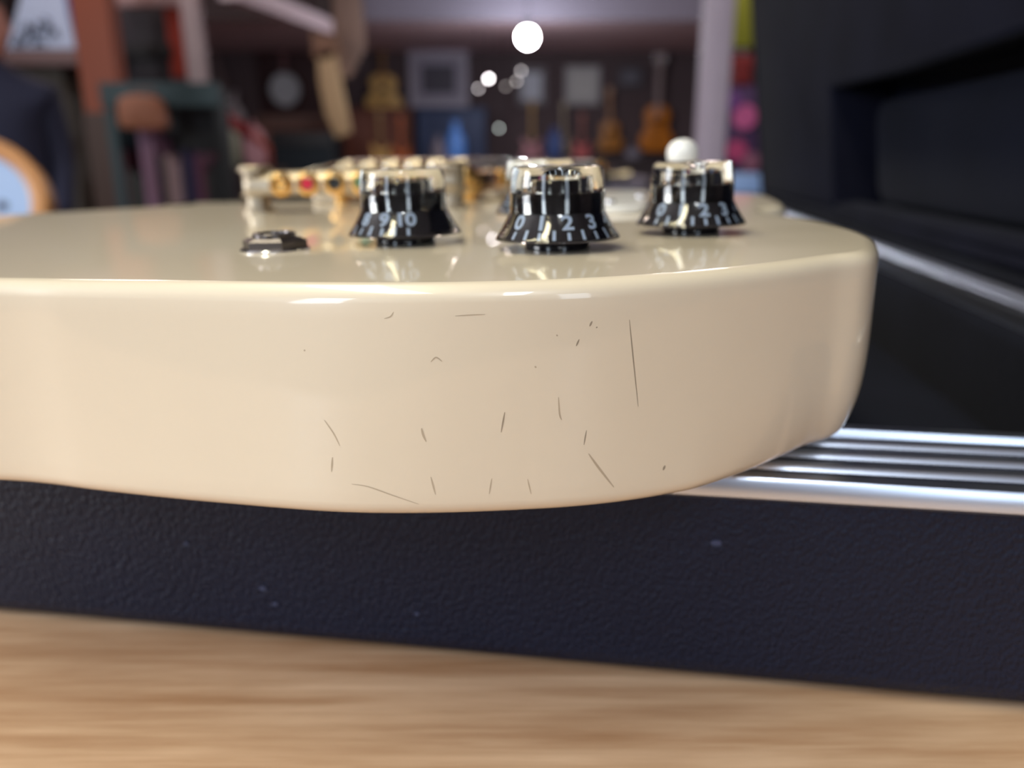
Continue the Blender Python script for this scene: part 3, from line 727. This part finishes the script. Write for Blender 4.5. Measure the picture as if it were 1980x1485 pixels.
hung_guitar(738, 212, 322, 7.45, cm(214, 168, 96, .4), cm(150, 120, 80), 'small yellow guitar standing before the reddish cabinet', 'electric', wscale=1.2, name='small_guitar')
hung_guitar(778, 224, 322, 7.45, cm(206, 104, 42, .4), cm(180, 90, 40), 'small orange guitar standing before the reddish cabinet', 'electric', wscale=1.2, name='small_guitar')
# stand that carries blue bottle etc
st_ = cabinet('side_table', 700, 935, 322, 7.3, .45, cm(60, 42, 46, .5), 'low dark table in front of the navy cabinet', 'table')
jug(882, 234, 322, 36, 7.5, cm(86, 136, 214, .35), 'sky blue bottle on the low table before the navy cabinet')
jug(848, 262, 322, 26, 7.42, cm(120, 110, 122, .5), 'grey bottle left of the sky blue one')
jug(1072, 246, 306, 32, 7.9, cm(56, 76, 130, .5), 'blue bottle on the dark stand under the pink guitar')
jug(1224, 284, 306, 30, 7.9, cm(120, 116, 130, .5), 'grey jar on the dark stand under the amber guitars', 'jar', 'jar')
# pale display table lower right behind the body
cabinet('glass_counter', 1100, 1250, 344, 3.4, .5, cm(128, 120, 132, .4), 'pale grey display counter just above the white pickguard', 'counter', 2)
bx = root_at('paper_box', 1440, 372, 2.6, 'pale blue paper box low at the right of the knobs', 'box')
tbz = P(1440, 374, 2.6).z
pbox('carton', 1404, 1474, 338, 374, 2.6, .12, cm(150, 180, 232, .5), bx, bev=.002)
pbox('flap', 1408, 1470, 336, 339, 2.6, .12, cm(160, 188, 236, .5), bx, bev=0)
a = P(1380, 374, 2.55); b = P(1500, 374, 2.55)
tt = empty('small_table', ((a.x+b.x)/2, 2.65, 0), 'dark small table under the pale blue box', 'table')
mk('table_top', box(-.11, .11, -.12, .12, tbz-.02, tbz-.0005), cm(50, 42, 48), tt)
for sx in (-1, 1):
    for sy in (-1, 1): mk('leg', box(sx*.09-.012, sx*.09+.012, sy*.1-.012, sy*.1+.012, 0, tbz-.02), cm(50, 42, 48), tt)
# clothes and poster right of the pillar
def cloth(px0, px1, py0, py1, Y, m, label, cat='t-shirt', name='hanging_shirt'):
    a = P(px0, py1, Y); b = P(px1, py0, Y); a.x = P(px0, (py0+py1)/2, Y).x; b.x = P(px1, (py0+py1)/2, Y).x; W, H = b.x-a.x, b.z-a.z
    r = empty(name, ((a.x+b.x)/2, Y, a.z), label, cat)
    pts = [(-.38, 0), (.38, 0), (.36, .72), (.5, .62), (.56, .74), (.3, 1), (.12, 1), (0, .93), (-.12, 1), (-.3, 1), (-.56, .74), (-.5, .62), (-.36, .72)]
    v, f = prism_xz([(x*W, z*H) for x, z in pts], 0, .05, .01)
    mk('fabric', (v, f), m, r, smooth=True, autosharp=40)
    mk('hanger', join(tube([(-.25*W, .03, .96*H), (0, .03, 1.05*H), (.25*W, .03, .96*H)], .006, 6), tube([(0, .03, 1.05*H), (0, .03, 1.05*H+.05)], .005, 6)), M['nickel'], r)
    return r
cloth(1398, 1470, -30, 92, 4.49, cm(128, 130, 30, .8), 'yellow-green shirt hanging at the top right of the pillar')
cloth(1412, 1462, 106, 163, 4.49, cm(120, 34, 34, .8), 'dark red shirt hanging under the yellow-green one')
pr_ = root_at('poster_board', 1430, 335, 4.5, 'purple poster board with pink round shapes right of the pillar', 'poster')
pbox('board', 1395, 1475, 165, 336, 4.5, .03, cm(76, 52, 92, .7), pr_)
for px, py, rr, c in ((1440, 226, 22, (200, 96, 150)), (1424, 291, 19, (186, 70, 118)), (1452, 312, 17, (150, 96, 120)), (1416, 196, 18, (110, 66, 130))):
    p = P(px, py, 4.49)
    d_ = mk('printed_disc', ([Vector((x+p.x, y+4.49, z+p.z)) for x, y, z in prism_xz(circle(0, 0, rr/F*4.5, 24), -.004, .004)[0]], prism_xz(circle(0, 0, rr/F*4.5, 24), -.004, .004)[1]), cm(*c, .6), pr_, off=pr_.location)
rk = empty('clothes_rack', (P(1435, 100, 4.6).x, 4.54, 0), 'thin metal rack holding the shirts and poster', 'rack')
mk('rack_post', join(box(-.2, -.18, -.01, .01, 0, 2.2), box(.18, .2, -.01, .01, 0, 2.2)), M['darkmetal'], rk)
mk('rack_rail', box(-.18, .18, -.01, .01, 2.16, 2.2), M['darkmetal'], rk)

# left side of the shop
wd_ = cm(128, 66, 40, .5)
pc_ = empty('wooden_post', (P(183, 100, 4.4).x, 4.4, 0), 'orange-brown wooden post right of the white poster', 'post')
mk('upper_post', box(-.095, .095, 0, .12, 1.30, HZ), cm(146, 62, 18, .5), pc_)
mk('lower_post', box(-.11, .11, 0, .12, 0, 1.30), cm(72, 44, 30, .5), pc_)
# shelf unit far left, with the sign on it
su = root_at('shelf_unit', 75, 420, 4.7, 'dark olive-brown cabinet under the white handwritten sign', 'cabinet')
pbox('cabinet_body', 20, 140, 128, 900, 4.7, .35, cm(66, 58, 50, .6), su)
pbox('shelf_board', -40, 148, 96, 126, 4.62, .4, cm(124, 98, 98, .6), su)
sg = root_at('poster_sign', 80, 95, 4.5, 'white sign with dark scribbled handwriting on the brown shelf', 'sign')
q = [P(14, 94, 4.64), P(145, 94, 4.64), P(118, -30, 4.64), P(46, -30, 4.64)]
v = [p for p in q]+[p+Vector((0, .03, 0)) for p in q]
mk('board', (v, [(0, 1, 2, 3), (7, 6, 5, 4), (0, 4, 5, 1), (1, 5, 6, 2), (2, 6, 7, 3), (3, 7, 4, 0)]), cm(200, 214, 244, .6), sg, off=sg.location)
q = [P(146, 94, 4.66), P(152, 94, 4.66), P(135, -30, 4.66), P(119, -30, 4.66)]
v = [p for p in q]+[p+Vector((0, .03, 0)) for p in q]
mk('blue_edge', (v, [(0, 1, 2, 3), (7, 6, 5, 4), (0, 4, 5, 1), (1, 5, 6, 2), (2, 6, 7, 3), (3, 7, 4, 0)]), cm(30, 70, 150, .6), sg, off=sg.location)
for pts in ([(30, 78), (36, 66), (46, 84), (52, 74)], [(60, 50), (54, 70), (66, 74), (66, 58)], [(72, 40), (70, 62), (86, 66), (90, 50), (80, 44)], [(84, 34), (94, 40), (96, 58)], [(44, 60), (50, 44), (58, 56)], [(100, 70), (108, 56), (112, 72)], [(26, 88), (34, 80), (42, 90)], [(64, 88), (76, 80), (88, 86)]):
    mk('handwriting', tube([P(x, y, 4.632) for x, y in pts], .008, 6), cm(46, 48, 78, .7), sg, off=sg.location)
# dark framed mirror with pale right frame
mr = root_at('wall_cabinet', 290, 160, 5.0, 'dark wall cabinet with a red inner strip and pale right edge', 'cabinet')
pbox('cabinet_body', 214, 322, 4, 158, 5.0, .3, cm(46, 40, 48, .6), mr)
pbox('dark_shelf', 214, 330, 84, 112, 4.94, .3, cm(16, 14, 20, .6), mr)
pbox('red_panel', 324, 354, 14, 150, 4.96, .05, cm(176, 60, 40, .6), mr)
pbox('top_rail', 225, 352, -12, 12, 4.9, .06, cm(176, 146, 146, .6), mr)
pbox('pale_edge', 354, 388, -40, 186, 4.88, .08, cm(176, 156, 158, .6), mr)
# hang it from the wall via arm
mk('wall_arm', box(WLX, P(214, 60, 5.2).x, 5.15, 5.2, P(214, 60, 5.2).z-.02, P(214, 60, 5.2).z+.02), M['darkmetal'], mr, off=mr.location)
# teal shelf of records
tz0 = P(320, 200, 3.9).z
rs = empty('record_bin', (P(320, 200, 3.9).x, 3.9, 0), 'dark teal open bin holding a row of records', 'bin')
a = P(196, 180, 3.9).x-rs.location.x; b = P(424, 180, 3.9).x-rs.location.x
zt = P(320, 160, 3.9).z; zb = P(320, 206, 3.9).z
mk('fascia', box(a, b, -.02, .02, zb, zt, .004), cm(50, 70, 76, .6), rs)
mk('side_panel', box(a, a+.05, .0, .24, 0, zt, .004), cm(50, 70, 76, .6), rs)
mk('side_panel', box(b-.04, b, .0, .10, 0, zt-.02, .004), cm(18, 19, 23, .6), rs)
zs = P(320, 420, 3.9).z
mk('shelf', box(a+.05, b-.04, .0, .24, zs-.03, zs, .003), cm(36, 40, 46, .6), rs)
mk('back_panel', box(a+.05, b-.04, .20, .22, 0, zt-.05), cm(20, 20, 24, .6), rs)
cols = [(96, 50, 58), (80, 42, 52), (46, 46, 44), (44, 42, 42), (150, 112, 140), (140, 104, 130), (24, 24, 30), (176, 146, 150), (168, 140, 148), (48, 44, 78), (60, 44, 84), (110, 60, 84), (52, 48, 50), (28, 28, 34)]
tops = [282, 290, 330, 340, 248, 270, 300, 300, 312, 290, 300, 296, 330, 310]
nmz = ['maroon', 'plum', 'olive grey', 'charcoal', 'tall lilac', 'mauve', 'black', 'pale pink', 'dusty pink', 'indigo', 'violet', 'raspberry', 'grey', 'ink black']
x0 = 226
for i, (c, t_) in enumerate(zip(cols, tops)):
    xa, xb = 226+i*14.8, 226+(i+1)*14.8-1.5
    A = P(xa, 350, 3.95); B = P(xb, 350, 3.95); B.z = P(xb, t_, 3.95).z
    r = empty('record_sleeve', ((A.x+B.x)/2, 3.95, zs), nmz[i]+' record sleeve standing in the teal bin' , 'record', 'records in the teal bin')
    W = B.x-A.x
    mk('sleeve', box(-W/2, W/2, -.04, .18, 0, max(.2, B.z-zs), .002), cm(*c, .6), r)
hat = root_at('leather_bag', 272, 250, 3.8, 'orange-brown leather bag hanging on the teal bin', 'bag')
A = P(235, 250, 3.8); B = P(310, 186, 3.8); W = B.x-A.x; H = B.z-A.z
mk('bag_body', mv(prism_xz([tuple(p) for p in spline([Vector(p) for p in ((-W/2, .1*H), (-W*.3, 0), (W*.1, -.02*H), (W/2, .05*H), (W*.48, .7*H), (W*.3, H), (-W*.3, H), (-W*.48, .75*H))], 4)], -.05, .05, .015), (A.x+B.x)/2-hat.location.x, 0.02, A.z-hat.location.z), cm(172, 110, 84, .6), hat, smooth=True, autosharp=50)
mk('strap', tube([(-.06, .06, H*.9), (-.04, .08, H*1.25), (.04, .08, H*1.25), (.06, .06, H*.9)], .006, 6), cm(110, 60, 44, .6), hat)
# soft things right of the bin
def blob(name, px, py, rx, rz, Y, m, label, cat):
    p = P(px, py, Y); a, b = rx/F*Y, rz/F*Y
    r = empty(name, (p.x, Y, p.z-b), label, cat)
    v, f = lathe([(0, 0)]+[(a*(math.sin(PI*i/12)**.8), b-b*math.cos(PI*i/12)) for i in range(1, 12)]+[(0, 2*b)], 22)
    mk('body', ([Vector((p_.x*(1+.06*math.sin(5*p_.z/b)), p_.y*.6, p_.z)) for p_ in v], f), m, r, smooth=True)
    mk('knot', lathe([(0, 0), (a*.18, 0), (a*.14, .04), (0, .05)], 12, cz=2*b-.01), m, r, smooth=True)
    return r
stl = empty('plant_table', (P(470, 330, 5.2).x, 5.3, 0), 'dark low table carrying the pale bundles left of the amplifier', 'table')
zz = P(470, 326, 5.2).z
mk('table_top', box(-.28, .2, -.2, .2, zz-.03, zz), cm(70, 46, 40), stl)
for sx in (-.24, .16):
    for sy in (-.16, .16): mk('leg', box(sx-.02, sx+.02, sy-.02, sy+.02, 0, zz-.03), cm(70, 46, 40), stl)
blob('cloth_bundle', 446, 289, 21, 36, 5.25, cm(170, 174, 156, .8), 'grey-green soft bundle on the low table', 'bundle')
blob('cloth_bundle', 493, 287, 21, 38, 5.25, cm(198, 146, 156, .8), 'dusty pink soft bundle on the low table', 'bundle')
cl = root_at('red_scarf', 450, 262, 5.1, 'dark red scarf draped above the pale bundles', 'scarf')
mk('fabric', tube([P(410, 214, 5.1), P(438, 228, 5.1), P(462, 244, 5.1), P(486, 262, 5.1)], .045, 10, .03), cm(130, 38, 42, .9), cl, off=cl.location, smooth=True)
mk('fringe', tube([P(486, 262, 5.1), P(520, 286, 5.14), Vector((P(522, 300, 5.14).x, 5.14, zz+.001))], .022, 8, .012), cm(150, 60, 42, .9), cl, off=cl.location, smooth=True)

# drum with wooden hoop at the left edge
dc = P(-50, 404, 1.5); Rd = 137/F*1.5*1.0
dr = empty('frame_drum', (dc.x, dc.y, dc.z), 'round frame drum with honey wooden hoop and pale blue skin at left edge', 'drum', rot=(math.radians(68), 0, math.radians(12)))
mk('hoop', lathe([(Rd*.76, -.025), (Rd*.97, -.025), (Rd, -.020), (Rd, .020), (Rd*.96, .026), (Rd*.84, .026), (Rd*.76, .020), (Rd*.76, -.025)], 64), cm(176, 124, 76, .4), dr, smooth=True, autosharp=45)
mk('skin', lathe([(0, .012), (Rd*.77, .012), (Rd*.77, .016), (0, .016)], 64), cm(150, 176, 222, .5), dr, smooth=True, autosharp=45)
mk('dark_mark', lathe([(0, .0165), (.010, .0165), (.010, .017), (0, .017)], 20, cx=.055, cy=-.0), cm(60, 70, 96, .6), dr)
mk('tan_patch', lathe([(0, .0165), (.045, .0165), (.045, .017), (0, .017)], 24, cx=.02, cy=-.055), cm(196, 160, 144, .6), dr)
dz = dc.z - Rd*math.sin(math.radians(68))-.012
dt = empty('stool', (dc.x, dc.y, 0), 'dark stool under the frame drum', 'stool')
mk('seat', lathe([(0, dz-.03), (.15, dz-.03), (.16, dz-.015), (.15, dz), (0, dz)], 32), cm(30, 26, 30), dt, smooth=True, autosharp=40)
for k in range(4):
    a = PI/4+k*PI/2; mk('leg', tube([(.11*math.cos(a), .11*math.sin(a), dz-.03), (.17*math.cos(a), .17*math.sin(a), 0)], .014, 10), cm(30, 26, 30), dt)

# ------------------------------------------------------------------ person at the left edge
pe = empty('person', (P(-34, 300, 3.1).x, 3.1, 0), 'person in a dark navy jacket and jeans standing at the left edge', 'person', rot=(0, math.radians(3), math.radians(30)))
pe.scale = (.95, .95, .95)
def skinned(name, verts, edges, m, parent, sub=2):
    me = bpy.data.meshes.new(name); me.from_pydata([v[:3] for v in verts], edges, []); me.materials.append(m)
    o = bpy.data.objects.new(name, me); C.objects.link(o); o.parent = parent
    md = o.modifiers.new('skin', 'SKIN'); md.use_smooth_shade = True
    for i, v in enumerate(verts):
        me.skin_vertices[0].data[i].radius = (v[3], v[4] if len(v) > 4 else v[3])
    me.skin_vertices[0].data[0].use_root = True
    ss = o.modifiers.new('sub', 'SUBSURF'); ss.levels = sub; ss.render_levels = sub
    return o
skin_m = cm(206, 138, 122, .5); navy = cm(34, 36, 62, .8); jean = cm(44, 46, 74, .8)
HH = 1.70
body_v = [(0, 0, .95, .19, .13), (0, 0, 1.12, .19, .13), (0, -.01, 1.30, .19, .13), (0, 0, 1.40, .13, .10), (0, .0, 1.47, .055, .055), (0, -.01, 1.52, .052, .052),
    (.18, 0, 1.37, .075), (.22, .01, 1.12, .055), (.21, -.08, .90, .04), (-.18, 0, 1.37, .075), (-.25, .01, 1.12, .062), (-.22, -.08, .90, .033),
    (.09, 0, .86, .09), (.10, -.01, .50, .062), (.10, .01, .10, .042), (.10, -.12, .04, .04, .03), (-.09, 0, .86, .09), (-.10, -.01, .50, .062), (-.10, .01, .10, .042), (-.10, -.12, .04, .04, .03)]
body_e = [(0, 1), (1, 2), (2, 3), (3, 4), (4, 5), (3, 6), (6, 7), (7, 8), (3, 9), (9, 10), (10, 11), (0, 12), (12, 13), (13, 14), (14, 15), (0, 16), (16, 17), (17, 18), (18, 19)]
skinned('body', body_v, body_e, navy, pe)
hv, hf = lathe([(0, 0), (.04, .004), (.062, .03), (.075, .08), (.082, .13), (.078, .18), (.058, .22), (.03, .236), (0, .24)], 28)
hv = [Vector((p.x*.92, p.y*1.12-(.012 if p.z < .1 else 0), p.z)) for p in hv]
mk('head', mv((hv, hf), 0, -.01, 1.49), skin_m, pe, smooth=True)
mk('nose', mv(lathe([(0, 0), (.014, .003), (.010, .02), (.005, .045), (0, .05)], 12), 0, -.108, 1.585), skin_m, pe, smooth=True)
for sx in (-1, 1):
    mk('eye', mv(lathe([(0, -.009), (.011, 0), (0, .009)], 12), sx*.03, -.086, 1.622), cm(50, 38, 34), pe, smooth=True)
    mk('ear', mv(lathe([(0, 0), (.010, .01), (.013, .03), (.009, .055), (0, .06)], 12), sx*.076, .0, 1.585), skin_m, pe, smooth=True)
    hand = [(0, 0, 0, .022, .014), (0, -.01, -.05, .030, .013), (0, -.015, -.085, .032, .012)]
    he = [(0, 1), (1, 2)]
    for k in range(4):
        b0 = len(hand); fx = (k-1.5)*.016; L1 = (.026, .030, .028, .021)[k]
        hand += [(fx, -.017, -.098, .0085), (fx*1.05, -.026, -.098-L1, .0078), (fx*1.05, -.044, -.098-1.7*L1, .007)]
        he += [(2, b0), (b0, b0+1), (b0+1, b0+2)]
    b0 = len(hand); hand += [(-sx*.03, -.02, -.04, .010), (-sx*.046, -.035, -.07, .009), (-sx*.045, -.045, -.095, .008)]; he += [(0, b0), (b0, b0+1), (b0+1, b0+2)]
    h_ = skinned('hand', hand, he, skin_m, pe, 1); h_.location = (sx*.22, -.085, .90)
mk('mouth', mv(box(-.022, .022, -.004, .004, -.004, .004, .003), 0, -.088, 1.555), cm(160, 84, 78), pe)
hr, hrf = lathe([(.080, .10), (.090, .15), (.084, .20), (.062, .236), (.03, .253), (0, .257)], 28)
hrv = [Vector((p.x*.94, p.y*1.12+.016, p.z)) for p in hr]
hrf = [f for f in hrf if not all(hrv[i].y < .0 and hrv[i].z < .205 for i in f)]
mk('hair', mv((hrv, hrf), 0, -.01, 1.49), cm(60, 44, 38), pe, smooth=True)
